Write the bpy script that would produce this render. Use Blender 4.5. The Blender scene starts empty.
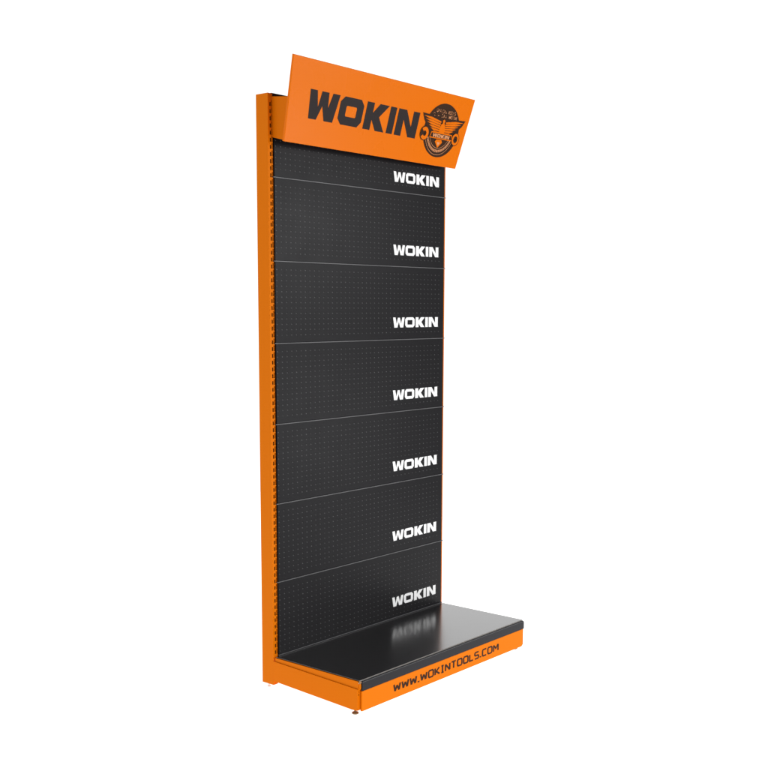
import bpy, bmesh, math
from mathutils import Vector, Matrix

scene = bpy.context.scene
COL = scene.collection

# ------------------------------------------------------------------ sizes (metres)
W, H, PD, D = 1.0546, 2.2098, 0.0608, 0.4265
SEAMS = [0.417 + 0.3 * k for k in range(6)]

# ------------------------------------------------------------------ materials
def new_mat(name):
    m = bpy.data.materials.new(name); m.use_nodes = True
    nt = m.node_tree
    return m, nt, nt.nodes['Principled BSDF']

def powder(name, col, rough=0.42, spec=0.5, bump=0.02, mottling=0.05, scale=1.0, coat=0.0):
    m, nt, b = new_mat(name)
    tc = nt.nodes.new('ShaderNodeTexCoord')
    n1 = nt.nodes.new('ShaderNodeTexNoise'); n1.inputs['Scale'].default_value = 9 * scale
    n1.inputs['Detail'].default_value = 5
    n2 = nt.nodes.new('ShaderNodeTexNoise'); n2.inputs['Scale'].default_value = 900 * scale
    nt.links.new(tc.outputs['Object'], n1.inputs['Vector'])
    nt.links.new(tc.outputs['Object'], n2.inputs['Vector'])
    mr = nt.nodes.new('ShaderNodeMapRange')
    mr.inputs['To Min'].default_value = rough - mottling; mr.inputs['To Max'].default_value = rough + mottling
    nt.links.new(n1.outputs['Fac'], mr.inputs['Value'])
    nt.links.new(mr.outputs['Result'], b.inputs['Roughness'])
    bp = nt.nodes.new('ShaderNodeBump'); bp.inputs['Strength'].default_value = bump
    bp.inputs['Distance'].default_value = 0.001
    nt.links.new(n2.outputs['Fac'], bp.inputs['Height'])
    nt.links.new(bp.outputs['Normal'], b.inputs['Normal'])
    b.inputs['Base Color'].default_value = (*col, 1)
    b.inputs['Specular IOR Level'].default_value = spec
    b.inputs['Coat Weight'].default_value = coat
    b.inputs['Coat Roughness'].default_value = 0.3
    return m

ORANGE = (0.71, 0.166, 0.0005)
M_ORANGE = powder('orange_powder_coat', ORANGE, 0.45, 0.04)
M_SIGN = powder('orange_printed_sheet', (0.75, 0.158, 0.0003), 0.28, 0.09)
M_BLACK = powder('black_powder_coat', (0.014, 0.013, 0.016), 0.42, 0.2)
M_DECK = powder('black_satin_deck', (0.007, 0.0065, 0.008), 0.32, 0.4, bump=0.0, mottling=0.01, coat=1.0)
M_DECK.node_tree.nodes['Principled BSDF'].inputs['IOR'].default_value = 1.5
M_DECK.node_tree.nodes['Principled BSDF'].inputs['Coat Roughness'].default_value = 0.18
M_DECK.node_tree.nodes['Principled BSDF'].inputs['Coat IOR'].default_value = 2.0
M_LIP = powder('lip_highlight', (0.36, 0.34, 0.32), 0.35, 0.5)  # pale tone paints the highlight along the deck's front lip
M_EDGE = powder('grey_edge_highlight', (0.088, 0.088, 0.092), 0.4, 0.5)  # lighter grey paints the light caught along seam lips and rail edge
M_CAP = powder('beige_end_cap', (0.34, 0.19, 0.08), 0.45, 0.3)
M_RAIL = powder('black_plastic_rail', (0.012, 0.012, 0.015), 0.33, 0.14)
M_PRINT = powder('dark_print', (0.020, 0.014, 0.014), 0.5, 0.12)
M_PRINTB = powder('brown_black_print', (0.036, 0.012, 0.003), 0.5, 0.10)
M_WHITE = powder('white_print', (0.95, 0.95, 0.95), 0.5, 0.3)
M_LIGHTOR = powder('pale_orange_print', (0.66, 0.28, 0.12), 0.5, 0.2)
M_DARKHOLE = powder('slot_shade', (0.05, 0.012, 0.002), 0.8, 0.1)  # shade inside posts and arms put into the colour
M_STEEL = powder('zinc_foot', (0.20, 0.12, 0.05), 0.4, 0.3)
M_GLIDE = powder('white_glide', (0.85, 0.85, 0.85), 0.5, 0.5)

def peg_material():
    """black sheet punched with a fine grid of small holes whose rims show as pale specks"""
    m = powder('black_pegboard', (0.0085, 0.008, 0.0095), 0.36, 0.105, bump=0.02, mottling=0.04)
    nt = m.node_tree; b = nt.nodes['Principled BSDF']
    N, L = nt.nodes.new, nt.links.new
    def math_(op, a, c=None, d=None):
        n = N('ShaderNodeMath'); n.operation = op
        for i, v in enumerate((a, c, d)):
            if v is None: continue
            if isinstance(v, (int, float)): n.inputs[i].default_value = v
            else: L(v, n.inputs[i])
        return n.outputs[0]
    tc = N('ShaderNodeTexCoord'); sep = N('ShaderNodeSeparateXYZ'); L(tc.outputs['Object'], sep.inputs[0])
    P = 0.025; PZ = 0.020
    u = math_('SUBTRACT', math_('FRACT', math_('DIVIDE', math_('ADD', sep.outputs['X'], 0.004), P)), 0.5)
    v = math_('SUBTRACT', math_('FRACT', math_('DIVIDE', sep.outputs['Z'], PZ)), 0.5)
    def disc(du, dv, r0, r1):
        uu = math_('SUBTRACT', u, du); vv = math_('SUBTRACT', v, dv)
        d = math_('SQRT', math_('ADD', math_('MULTIPLY', uu, uu), math_('MULTIPLY', vv, vv)))
        mr = N('ShaderNodeMapRange'); mr.interpolation_type = 'SMOOTHSTEP'
        mr.inputs['From Min'].default_value = r0; mr.inputs['From Max'].default_value = r1
        mr.inputs['To Min'].default_value = 1; mr.inputs['To Max'].default_value = 0
        L(d, mr.inputs['Value']); return mr.outputs['Result']
    rim = disc(0, 0, .06, .15)
    hole = math_('SUBTRACT', disc(.07, .09, .10, .20), rim)
    # margins of the sheet stay unpunched
    zin = math_('MULTIPLY', math_('GREATER_THAN', sep.outputs['Z'], 0.024), math_('LESS_THAN', sep.outputs['Z'], 0.276))
    xin = math_('MULTIPLY', math_('GREATER_THAN', sep.outputs['X'], 0.020), math_('LESS_THAN', sep.outputs['X'], 1.02))
    msk = math_('MULTIPLY', zin, xin)
    nz = N('ShaderNodeTexNoise'); nz.inputs['Scale'].default_value = 45; nz.inputs['Detail'].default_value = 3
    L(tc.outputs['Object'], nz.inputs['Vector'])
    amt = N('ShaderNodeMapRange'); amt.inputs['From Min'].default_value = .35; amt.inputs['From Max'].default_value = .65
    amt.inputs['To Min'].default_value = .35; amt.inputs['To Max'].default_value = 1
    L(nz.outputs['Fac'], amt.inputs['Value'])
    rimf = math_('MULTIPLY', math_('MULTIPLY', rim, msk), amt.outputs['Result'])
    mix = N('ShaderNodeMix'); mix.data_type = 'RGBA'
    mix.inputs[6].default_value = (0.0085, 0.008, 0.0095, 1); mix.inputs[7].default_value = (0.088, 0.088, 0.092, 1)
    L(rimf, mix.inputs[0])
    mix2 = N('ShaderNodeMix'); mix2.data_type = 'RGBA'; mix2.inputs[7].default_value = (0.003, 0.003, 0.003, 1)
    L(mix.outputs[2], mix2.inputs[6]); L(math_('MULTIPLY', hole, msk), mix2.inputs[0])
    L(mix2.outputs[2], b.inputs['Base Color'])
    return m
M_PEG = peg_material()

# ------------------------------------------------------------------ mesh helpers
def obj(name, bm, mats, parent=None, bevel=0.0, loc=None, segs=2):
    bmesh.ops.recalc_face_normals(bm, faces=bm.faces) if bm.faces else None
    me = bpy.data.meshes.new(name); bm.to_mesh(me); bm.free()
    for m in (mats if isinstance(mats, (list, tuple)) else [mats]): me.materials.append(m)
    o = bpy.data.objects.new(name, me); COL.objects.link(o)
    if loc is not None: o.location = loc
    if parent is not None: o.parent = parent
    if bevel:
        md = o.modifiers.new('bevel', 'BEVEL'); md.width = bevel; md.segments = segs
        md.limit_method = 'ANGLE'; md.angle_limit = math.radians(35)
    return o

def box(bm, x0, x1, y0, y1, z0, z1, mi=0):
    v = [bm.verts.new(p) for p in ((x0,y0,z0),(x1,y0,z0),(x1,y1,z0),(x0,y1,z0),(x0,y0,z1),(x1,y0,z1),(x1,y1,z1),(x0,y1,z1))]
    for f in ((0,3,2,1),(4,5,6,7),(0,1,5,4),(1,2,6,5),(2,3,7,6),(3,0,4,7)):
        bm.faces.new([v[i] for i in f]).material_index = mi

def prism(bm, pts, axis, a0, a1, mi=0):
    """extrude a polygon; axis 'x': pts are (y,z); axis 'y': pts are (x,z)"""
    def P(p, a): return (a, p[0], p[1]) if axis == 'x' else (p[0], a, p[1])
    A = [bm.verts.new(P(p, a0)) for p in pts]; B = [bm.verts.new(P(p, a1)) for p in pts]
    n = len(pts)
    bm.faces.new(A).material_index = mi; bm.faces.new(B[::-1]).material_index = mi
    for i in range(n):
        bm.faces.new((A[i], B[i], B[(i+1) % n], A[(i+1) % n])).material_index = mi

def lathe(bm, prof, cx, cy, seg=24, mi=0):
    rings = []
    for r, z in prof:
        rings.append([bm.verts.new((cx + r*math.cos(2*math.pi*i/seg), cy + r*math.sin(2*math.pi*i/seg), z)) for i in range(seg)])
    for a, b in zip(rings, rings[1:]):
        for i in range(seg):
            bm.faces.new((a[i], a[(i+1) % seg], b[(i+1) % seg], b[i])).material_index = mi
    bm.faces.new(rings[0]); bm.faces.new(rings[-1])

# flat lettering: T maps (u, v, lift) to the surface
def poly(bm, pts, T, lift=0.0, mi=0):
    bm.faces.new([bm.verts.new(T(u, v, lift)) for u, v in pts]).material_index = mi

def strip(bm, pts, w, T, lift=0.0, mi=0, closed=False):
    """mitred ribbon of width w along a polyline"""
    n = len(pts); L, R = [], []
    P = [Vector(p) for p in pts]
    for i in range(n):
        a = P[i] - P[i-1] if (i > 0 or closed) else None
        b = P[(i+1) % n] - P[i] if (i < n-1 or closed) else None
        if a is None: a = b
        if b is None: b = a
        a = a.normalized(); b = b.normalized()
        na = Vector((-a.y, a.x)); nb = Vector((-b.y, b.x)); m = (na + nb)
        m = m.normalized() if m.length > 1e-6 else na
        k = min(1.6, 1 / max(0.4, m.dot(na)))
        L.append(P[i] + m*w*.5*k); R.append(P[i] - m*w*.5*k)
    vl = [bm.verts.new(T(p.x, p.y, lift)) for p in L]; vr = [bm.verts.new(T(p.x, p.y, lift)) for p in R]
    for i in range(n if closed else n-1):
        j = (i+1) % n
        bm.faces.new((vl[i], vr[i], vr[j], vl[j])).material_index = mi

# heavy block word: glyph outlines in units of cap height
def block_word(bm, T, u0, v0, total, h, mi=0, fine=False):
    s = total / 6.45
    def Q(x, y): return (u0 + x*s, v0 + y*h)
    def g(dx, pts): poly(bm, [Q(dx + x, y) for x, y in pts], T, 0, mi)
    if fine: g(0, [(0,1),(.33,1),(.50,.34),(.66,.97),(.95,.97),(1.11,.36),(1.28,1),(1.61,1),(1.42,0),(.99,0),(.80,.56),(.60,0),(.17,0)])
    else: g(0, [(0,1),(.37,1),(.54,.44),(.62,1),(1.0,1),(1.08,.46),(1.22,1),(1.61,1),(1.45,0),(.98,0),(.76,.50),(.56,0),(.15,0)])
    o = [(.22,0),(1.16,0),(1.36,.2),(1.36,.8),(1.16,1),(.22,1),(.02,.8),(.02,.2)]
    i_ = [(.43,.31),(.95,.31),(.99,.35),(.99,.65),(.95,.69),(.43,.69),(.39,.65),(.39,.35)]
    if fine: i_ = [(.38,.27),(1.0,.27),(1.04,.31),(1.04,.69),(1.0,.73),(.38,.73),(.34,.69),(.34,.31)]
    for k in range(8):
        a, b = k, (k+1) % 8
        g(1.67, [o[a], o[b], i_[b], i_[a]])
    g(3.18, [(0,0),(0,1),(.42,1),(.42,.63),(.76,1),(1.32,1),(.83,.52),(1.27,0),(.74,0),(.42,.38),(.42,0)])
    g(4.59, [(0,0),(0,1),(.38,1),(.38,0)])
    g(5.10, [(0,0),(0,1),(.50,1),(.95,.40),(.95,1),(1.36,1),(1.36,0),(.87,0),(.41,.62),(.41,0)])

# thin square-cornered stroke font, cell 1 x 1
C = .16
SG = {
 'W': (1.25, [[(0,1),(.22,0.02),(.62,.80),(1.02,.02),(1.25,1)]]),
 'O': (1.0, [[(C,0),(1-C,0),(1,C),(1,1-C),(1-C,1),(C,1),(0,1-C),(0,C)]]),
 'K': (.95, [[(0,0),(0,1)], [(.9,1),(.22,.5),(.95,0)]]),
 'I': (.5, [[(.25,.1),(.25,.9)], [(0,1),(.5,1)], [(0,0),(.5,0)]]),
 'N': (.95, [[(0,0),(0,1),(.95,0),(.95,1)]]),
 'T': (.95, [[(0,1),(.95,1)], [(.475,.9),(.475,0)]]),
 'L': (.8, [[(0,1),(0,0),(.8,0)]]),
 'S': (.9, [[(.9,1),(C,1),(0,1-C),(0,.62),(C,.5),(.9-C,.5),(.9,.38),(.9,C),(.9-C,0),(0,0)]]),
 'C': (.9, [[(.9,1),(C,1),(0,1-C),(0,C),(C,0),(.9,0)]]),
 'M': (1.1, [[(0,0),(0,1),(.55,.42),(1.1,1),(1.1,0)]]),
 'Q': (1.0, [[(C,0),(1-C,0),(1,C),(1,1-C),(1-C,1),(C,1),(0,1-C),(0,C)], [(.6,.3),(1.0,-.12)]]),
 'U': (.95, [[(0,1),(0,C),(C,0),(.95-C,0),(.95,C),(.95,1)]]),
 'A': (1.0, [[(0,0),(.42,1),(.58,1),(1,0)], [(.22,.32),(.78,.32)]]),
 'Y': (.95, [[(0,1),(.475,.5),(.95,1)], [(.475,.42),(.475,0)]]),
 'R': (.95, [[(0,0),(0,1),(.8,1),(.95,.88),(.95,.58),(.8,.46),(.1,.46)], [(.5,.40),(.95,0)]]),
 '.': (.12, [[(.06,-.06),(.06,.13)]]),
 ' ': (.5, []),
}
def stroke_text(bm, text, T, u0, v0, total, h, sw, mi=0, gap=.42):
    adv = sum(SG[c][0] for c in text) + gap*(len(text)-1)
    s = total / adv; x = 0; k_ = .68
    TT = lambda u, v, l: T(u / k_, v, l)      # verticals cut broader than horizontals
    for ci, c in enumerate(text):
        wd, lines = SG[c]
        parts = []
        for k, ln in enumerate(lines):          # split at sharp turns so both legs keep their full width
            cur = [ln[0]]
            for i in range(1, len(ln)):
                cur.append(ln[i])
                if i < len(ln) - 1:
                    a = Vector(ln[i]) - Vector(ln[i-1]); b2 = Vector(ln[i+1]) - Vector(ln[i])
                    if a.normalized().dot(b2.normalized()) < -.2: parts.append((k, cur)); cur = [ln[i]]
            parts.append((k, cur))
        for j, (k0, ln) in enumerate(parts):
            k = j
            closed = c in 'OQ' and j == 0
            strip(bm, [((u0 + (x+a)*s)*k_, v0 + b*h) for a, b in ln], sw * (1.25 if c == '.' else 1), TT, 0.00015*k, mi, closed)
        x += wd + gap

# ------------------------------------------------------------------ setting
bm = bmesh.new()
S = 60
bm.faces.new([bm.verts.new(p) for p in ((-6,-2.7,0),(3.2,-2.7,0),(3.2,7,0),(-6,7,0))])
m, nt, b = new_mat('white_glowing_floor')
b.inputs['Base Color'].default_value = (.8,.8,.8,1); b.inputs['Roughness'].default_value = .9
b.inputs['Specular IOR Level'].default_value = 0
b.inputs['Emission Color'].default_value = (1,1,1,1); b.inputs['Emission Strength'].default_value = 1.16  # floor is no lamp; added glow washes contact shadows out to white
fl = obj('floor', bm, m); fl['kind'] = 'structure'

# ------------------------------------------------------------------ the display stand
stand = bpy.data.objects.new('display_stand', None); COL.objects.link(stand)
stand['label'] = 'tall orange and black pegboard shop display stand with tilted header sign and low base shelf'
stand['category'] = 'display stand'

# posts: box channel whose front face is pierced by a ladder of slots
def slotted_post():
    bm = bmesh.new(); w = .0235; t = .0016
    z0, z1 = .020, H
    sx0, sx1 = .0090, .0150
    # side walls, back wall, cap and foot
    box(bm, 0, t, 0, PD, z0, z1); box(bm, w-t, w, t+.0002, PD, z0, z1)
    box(bm, t, w-t, PD-t, PD, z0, z1); box(bm, t, w-t, .004, PD-t, z1-.002, z1-.0002); box(bm, t, w-t, .004, PD-t, z0+.0002, z0+.002)
    for c0, c1 in ((t, sx0), (sx1, .0172), (.0224, w-t+.0010)): box(bm, c0, c1, 0, t, z0, z1)
    for c0, c1, ht in ((sx0, sx1, .014), (.0172, .0224, .0205)):
        last = z0
        for k in range(90):
            a = .140 + k*.025
            if a + ht > z1 - .01: break
            box(bm, c0, c1, 0, t, last, a); last = a + ht
        box(bm, c0, c1, 0, t, last, z1)
    box(bm, t+.0002, w-t-.0002, .007, .008, z0+.003, z1-.003, 1)     # added dark sheet, painting the shade behind the slots
    return bm
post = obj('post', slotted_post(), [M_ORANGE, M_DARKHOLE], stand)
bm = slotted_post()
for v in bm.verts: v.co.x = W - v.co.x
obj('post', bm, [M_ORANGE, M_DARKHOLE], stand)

# levelling feet
def foot(x, y, r, top, mat):
    bm = bmesh.new()
    lathe(bm, [(r*.9, .0005), (r, .0015), (r, .0050), (r*.85, .0065), (.0045, .0075), (.0045, top)], x, y)
    return obj('foot', bm, mat, stand)
foot(.014, -.404, .0125, .024, M_STEEL); foot(W-.014, -.404, .0125, .024, M_STEEL)
foot(.014, .040, .007, .0195, M_GLIDE); foot(W-.014, .040, .007, .0195, M_GLIDE)

# black top rail between the posts
bm = bmesh.new(); box(bm, .0245, W-.0245, .006, .050, 2.176, 2.2135)
obj('top_rail', bm, M_BLACK, stand, .0015)

# back sheet closing the rear
bm = bmesh.new(); box(bm, .0245, W-.0245, .052, .056, .10, 2.174)
obj('rear_sheet', bm, M_BLACK, stand)

# pegboard panels, each with its folded lower lip and word
edges = [.117] + SEAMS + [2.172]
for k in range(7):
    z0, z1 = edges[k], edges[k+1]
    if k == 6: z1 = 2.172
    bm = bmesh.new()
    x0, x1 = .0265, W - .0105
    base = z1 - .3 if k == 0 else z0
    box(bm, x0, x1, -.004, .010, (z0 - base) + .0016, (z1 - base) - .0012)
    pn = obj('pegboard_panel', bm, M_PEG, stand, .0012, loc=(0, 0, base))
    bm = bmesh.new()
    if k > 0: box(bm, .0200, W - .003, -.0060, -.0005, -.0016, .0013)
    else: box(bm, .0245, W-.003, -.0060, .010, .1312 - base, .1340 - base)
    obj('folded_lip', bm, M_EDGE, pn)  # seam highlight is in the lip's colour
    bm = bmesh.new()
    tb = [.180, .4665, .765, 1.0645, 1.3655, 1.662, 1.956][k]
    block_word(bm, lambda u, v, l, b=base: (u, -.0048 - l, v - b), .700, tb + .0015, .302, .0415, fine=True)
    obj('lettering', bm, M_WHITE, pn)

# base arms with sloping top edge, returned front flange and two small slots
def arm(mirror):
    bm = bmesh.new()
    def X(a): return W - a if mirror else a
    prof = [(-.0002, .036), (-.0002, .1135), (-.4275, .0985), (-.4265, .020), (-.398, .0185)]
    prism(bm, prof, 'x', *sorted((X(-.0008), X(.0014))))
    # returned flange, with slots cut between the strips
    a, c = sorted((X(.0016), X(.0200)))
    zz = [(.020, .074), (.081, .086), (.093, .0985)]
    for q0, q1 in zz: box(bm, a, c, -.4275, -.4262, q0, q1)
    for q0, q1 in ((.074, .081), (.086, .093)):
        box(bm, a, a+.003, -.4275, -.4262, q0, q1); box(bm, c-.012, c, -.4275, -.4262, q0, q1)
    box(bm, a, c, -.4225, -.4215, .022, .0965, 1)  # added dark sheet paints the shade inside the flange slots
    # hook plate up into the post and folded top edge
    box(bm, *sorted((X(.0016), X(.0120))), -.4180, -.002, .0945, .0960)
    return bm
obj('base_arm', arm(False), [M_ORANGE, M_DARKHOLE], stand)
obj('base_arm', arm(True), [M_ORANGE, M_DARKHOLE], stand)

# base shelf: orange folded tray, black deck, black front rail
bm = bmesh.new()
box(bm, .0030, .0050, -.4270, -.0070, .0975, .1268)
box(bm, W-.0050, W-.0030, -.4270, -.0070, .0975, .1268)
box(bm, .0052, W-.0052, -.4240, -.0070, .1180, .1262)
box(bm, .0052, .1200, -.4270, -.4255, .0890, .1178)
shelf = obj('base_shelf', bm, M_ORANGE, stand, .0005)
bm = bmesh.new(); box(bm, .0080, W+.002, -.4300, -.0065, .1270, .1299)
obj('deck', bm, M_DECK, shelf, .0008)
bm = bmesh.new()
# front lip of the deck, its edge highlight painted in as a pale colour
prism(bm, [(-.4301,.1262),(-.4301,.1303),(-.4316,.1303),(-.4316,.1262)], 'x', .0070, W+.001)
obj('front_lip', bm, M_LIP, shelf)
bm = bmesh.new(); box(bm, .0052, .0121, -.4345, -.4272, .1190, .1275)
obj('corner_cap', bm, M_CAP, shelf, .0008)
bm = bmesh.new(); box(bm, .0052, .0122, -.4338, -.4272, .0985, .1187)
obj('shelf_hook', bm, M_ORANGE, shelf, .0008)
bm = bmesh.new()
prof = [(.0125,.0915),(W+.004,.0915),(W+.004,.1190),(W+.0015,.1250),(W-.004,.1282),(.0125,.1282)]
prism(bm, prof, 'y', -.4390, -.4340)
rail = obj('price_rail', bm, M_RAIL, shelf, .0014, segs=3)
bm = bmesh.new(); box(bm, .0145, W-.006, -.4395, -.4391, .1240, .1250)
obj('rail_highlight', bm, M_EDGE, rail)  # added thin strip, a painted highlight on the rail's top edge

# kick panel with the web address
bm = bmesh.new()
prof = [(.0125,.016),(W-.010,.016),(W+.0005,.024),(W+.0005,.0905),(.0125,.0905)]
prism(bm, prof, 'y', -.4375, -.4290)
kick = obj('kick_panel', bm, M_ORANGE, stand, .0012)
bm = bmesh.new()
stroke_text(bm, 'WWW.WOKINTOOLS.COM', lambda u, v, l: (u, -.4379 - l, v), .191, .0425, .675, .0262, .0064)
obj('lettering', bm, M_PRINTB, kick)

# header brackets
for a, sh in ((.0195, 0), (W - .0210, .030)):
    bp = [(-.0003,2.057),(-.0003,2.199),(-.1180+sh,2.186),(-.0745+sh,2.038)]
    bm = bmesh.new(); prism(bm, bp, 'x', a, a+.0015)
    if a < .5: box(bm, a+.0017, a+.012, -.0035, -.0023, 2.06, 2.17)
    obj('header_bracket', bm, M_ORANGE, stand)

# tilted header sign
A = Vector((-.0017, -.0825, 2.0328)); B = Vector((1.0496, -.0558, 2.0340)); Tp = Vector((-.0335, -.1665, 2.3136))
ex = (B - A).normalized(); nn = ex.cross(Tp - A).normalized(); ey = nn.cross(ex)
def HT(u, v, l): return A + ex*u + ey*v + nn*(l + .0006)
corn = [(0,0),(1.051,.001),(1.075,.292),(-.034,.294)]
bm = bmesh.new()
F = [bm.verts.new(A + ex*u + ey*v) for u, v in corn]; K = [bm.verts.new(A + ex*u + ey*v - nn*.009) for u, v in corn]
bm.faces.new(F); bm.faces.new(K[::-1])
for i in range(4): bm.faces.new((F[i], K[i], K[(i+1) % 4], F[(i+1) % 4]))
head = obj('header_sign', bm, M_SIGN, stand, .0015, segs=3)
bm = bmesh.new(); block_word(bm, HT, .082, .0925, .646, .1015)
obj('lettering', bm, M_PRINT, head)

# round emblem with winged bird, spanners, ribbon and gem
bm = bmesh.new()
EX, EY = .887, .143
def ell(rx, ry, n=64, a0=0, a1=2*math.pi, cx=EX, cy=EY):
    return [(cx + rx*math.cos(a0 + (a1-a0)*i/n), cy + ry*math.sin(a0 + (a1-a0)*i/n)) for i in range(n)]
DK, OR, PO = 0, 1, 2
poly(bm, [(EX + .005 + .119*math.cos(t), EY + .108*math.sin(t)) for t in [2*math.pi*i/72 for i in range(72)]], HT, 0, DK)
# wing outlines in dark, pushed beyond the disc
def wing(s, grow):
    g = grow
    pts = [(.012,.012-g),(.020,.040+g*.4),(.062,.049+g),(.142+g*1.6,.052+g),(.128+g*.6,.030),(.116+g*.4,.020),(.100+g*.4,.004),(.084,-.006-g),(.055,-.012-g),(.030,-.012-g)]
    return [(EX + .006 + s*x, EY + y) for x, y in (pts if s > 0 else pts[::-1])]
for s in (-1, 1): poly(bm, wing(s, .004), HT, .0004, DK)
# feathers: five tapered blades per wing
for s in (-1, 1):
    for q in range(6):
        y0 = .036 - q*.0085; y1 = .047 - q*.0105
        xr = [.138, .124, .110, .096, .080, .060][q]
        pts = [(.016,y0),(.016,y0-.0062),(xr*.7,y1-.0085),(xr,y1),(xr*.6,y1-.0010)]
        pts = [(EX + .006 + s*x, EY + y) for x, y in pts]
        poly(bm, pts if s > 0 else pts[::-1], HT, .0008, OR)
# body of the bird
poly(bm, [(EX+.006+x, EY+y) for x, y in ((-.013,.024),(-.020,-.002),(-.010,-.018),(.010,-.018),(.020,-.002),(.013,.024),(.006,.030),(.010,.040),(.001,.046),(-.007,.041),(-.004,.030))], HT, .0011, OR)
# words over the wings
stroke_text(bm, 'QUALITY TOOLS', HT, EX-.056, EY+.070, .130, .0115, .0023, PO)
stroke_text(bm, 'QUALITY WORK', HT, EX-.071, EY+.0525, .160, .0115, .0025, PO)
# ribbon with dark edge and the word
rb = [(-.064,-.030),(.084,-.030),(.078,-.013),(-.058,-.013)]
poly(bm, [(EX+x, EY+y) for x, y in ((-.068,-.034),(.088,-.034),(.082,-.009),(-.062,-.009))], HT, .0014, OR)
poly(bm, [(EX+x, EY+y) for x, y in rb], HT, .0017, DK)
block_word(bm, lambda u, v, l: HT(u, v, .0020), EX-.048, EY-.0285, .114, .0135, PO)
# open spanner head (left) and ring spanner head (right)
def ring(cx, cy, ro, ri, a0, a1, lift, mi, n=20):
    for i in range(n):
        t0 = a0 + (a1-a0)*i/n; t1 = a0 + (a1-a0)*(i+1)/n
        poly(bm, [(cx+ri*math.cos(t0), cy+ri*math.sin(t0)), (cx+ro*math.cos(t0), cy+ro*math.sin(t0)), (cx+ro*math.cos(t1), cy+ro*math.sin(t1)), (cx+ri*math.cos(t1), cy+ri*math.sin(t1))], HT, lift, mi)
r_ = math.radians
ring(EX-.105, EY-.022, .0290, .0060, 0, 2*math.pi, .0021, DK)
ring(EX-.105, EY-.022, .0255, .0110, r_(215), r_(215+285), .0024, OR)
ring(EX+.110, EY-.024, .0270, .0040, 0, 2*math.pi, .0021, DK)
ring(EX+.110, EY-.024, .0240, .0140, 0, 2*math.pi, .0024, OR)
# gem
poly(bm, [(EX+x, EY+y) for x, y in ((-.024,-.046),(-.016,-.037),(.018,-.037),(.026,-.046),(.001,-.070))], HT, .0010, OR)
poly(bm, [(EX+x, EY+y) for x, y in ((-.010,-.047),(.012,-.047),(.001,-.062))], HT, .0013, PO)
# thin inner ring line and the tiny marks round the lower rim
ring(EX, EY, .0990, .0975, r_(200), r_(340), .0006, PO, 40)
ring(EX, EY, .0720, .0705, r_(208), r_(332), .0006, PO, 40)
for k in range(27):
    t = r_(206 + k*(128/26)); w_ = .0022
    c = Vector((EX + .085*math.cos(t), EY + .083*math.sin(t))); rd = Vector((math.cos(t), math.sin(t))); tg = Vector((-rd.y, rd.x))
    hh = .0052
    q = [c - tg*w_ - rd*hh, c + tg*w_ - rd*hh, c + tg*w_ + rd*hh, c - tg*w_ + rd*hh]
    poly(bm, [(p.x, p.y) for p in q], HT, .0006, PO)
obj('emblem', bm, [M_PRINTB, M_SIGN, M_LIGHTOR], head)

# ------------------------------------------------------------------ studio light
world = bpy.data.worlds.new('World'); scene.world = world; world.use_nodes = True
nt = world.node_tree; bg = nt.nodes['Background']
tc = nt.nodes.new('ShaderNodeTexCoord'); sp = nt.nodes.new('ShaderNodeSeparateXYZ')
nt.links.new(tc.outputs['Generated'], sp.inputs[0])
mr = nt.nodes.new('ShaderNodeMapRange'); mr.interpolation_type = 'SMOOTHSTEP'
mr.inputs['From Min'].default_value = -.45; mr.inputs['From Max'].default_value = -.05
mr.inputs['To Min'].default_value = .08; mr.inputs['To Max'].default_value = 1.0
nt.links.new(sp.outputs['Y'], mr.inputs['Value'])
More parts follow.
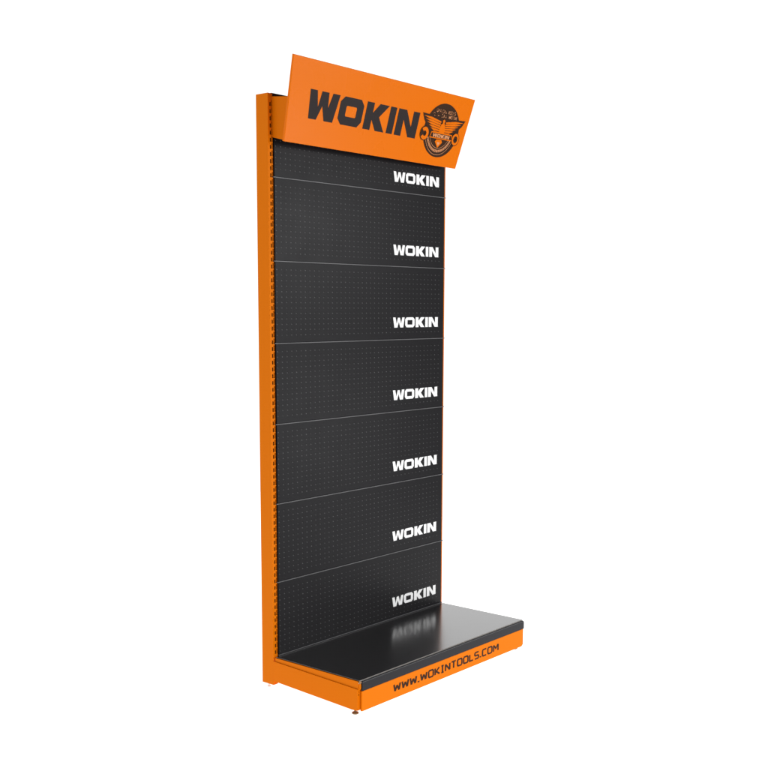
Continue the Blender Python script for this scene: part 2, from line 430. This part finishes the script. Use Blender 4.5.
# the lit white backdrop thins out towards the ceiling
mz = nt.nodes.new('ShaderNodeMapRange'); mz.interpolation_type = 'SMOOTHSTEP'
mz.inputs['From Min'].default_value = .27; mz.inputs['From Max'].default_value = .55
mz.inputs['To Min'].default_value = 1.18; mz.inputs['To Max'].default_value = .35
nt.links.new(sp.outputs['Z'], mz.inputs['Value'])
mm = nt.nodes.new('ShaderNodeMath'); mm.operation = 'MULTIPLY'
nt.links.new(mr.outputs['Result'], mm.inputs[0]); nt.links.new(mz.outputs['Result'], mm.inputs[1])
cb = nt.nodes.new('ShaderNodeCombineColor')
for i in range(3): nt.links.new(mm.outputs[0], cb.inputs[i])
nt.links.new(cb.outputs[0], bg.inputs['Color']); bg.inputs['Strength'].default_value = 1.0

def area(name, loc, target, size, power, sy=None):
    ld = bpy.data.lights.new(name, 'AREA'); ld.shape = 'RECTANGLE'; ld.size = size; ld.size_y = sy or size; ld.energy = power
    o = bpy.data.objects.new(name, ld); COL.objects.link(o); o.location = loc
    o.rotation_euler = (Vector(target) - Vector(loc)).to_track_quat('-Z', 'Y').to_euler()
    return o
area('softbox', (3.3, -3.6, 2.1), (.1, 0, 1.6), 1.3, 50, 1.0)
area('low_softbox', (3.45, -3.4, .55), (.1, 0, 1.9), 1.0, 26, .9)
area('fill_softbox', (-.5, -5.2, 1.7), (.5, 0, 1.0), 2.6, 116)

# ------------------------------------------------------------------ camera
yaw, pitch, roll = -.869678, -.127585, .002394
fwd = Vector((-math.sin(yaw)*math.cos(pitch), math.cos(yaw)*math.cos(pitch), math.sin(pitch)))
rt = Vector((math.cos(yaw), math.sin(yaw), 0)); up = rt.cross(fwd)
r2 = rt*math.cos(roll) + up*math.sin(roll); u2 = up*math.cos(roll) - rt*math.sin(roll)
cd = bpy.data.cameras.new('camera'); cam = bpy.data.objects.new('camera', cd); COL.objects.link(cam)
cam.matrix_world = Matrix(((r2.x,u2.x,-fwd.x,-2.916622),(r2.y,u2.y,-fwd.y,-3.008607),(r2.z,u2.z,-fwd.z,1.453069),(0,0,0,1)))
cd.sensor_width = 36; cd.lens = 1131.8566/768*36
cd.shift_x = (384 - 383.6877)/768; cd.shift_y = (451.7781 - 384)/768
cd.clip_start = .05; cd.clip_end = 300
scene.camera = cam

vs = scene.view_settings
scene.display_settings.display_device = 'sRGB'
vs.view_transform = 'Standard'; vs.look = 'None'; vs.exposure = 0; vs.gamma = 1
scene.cycles.max_bounces = 8
scene.render.film_transparent = False
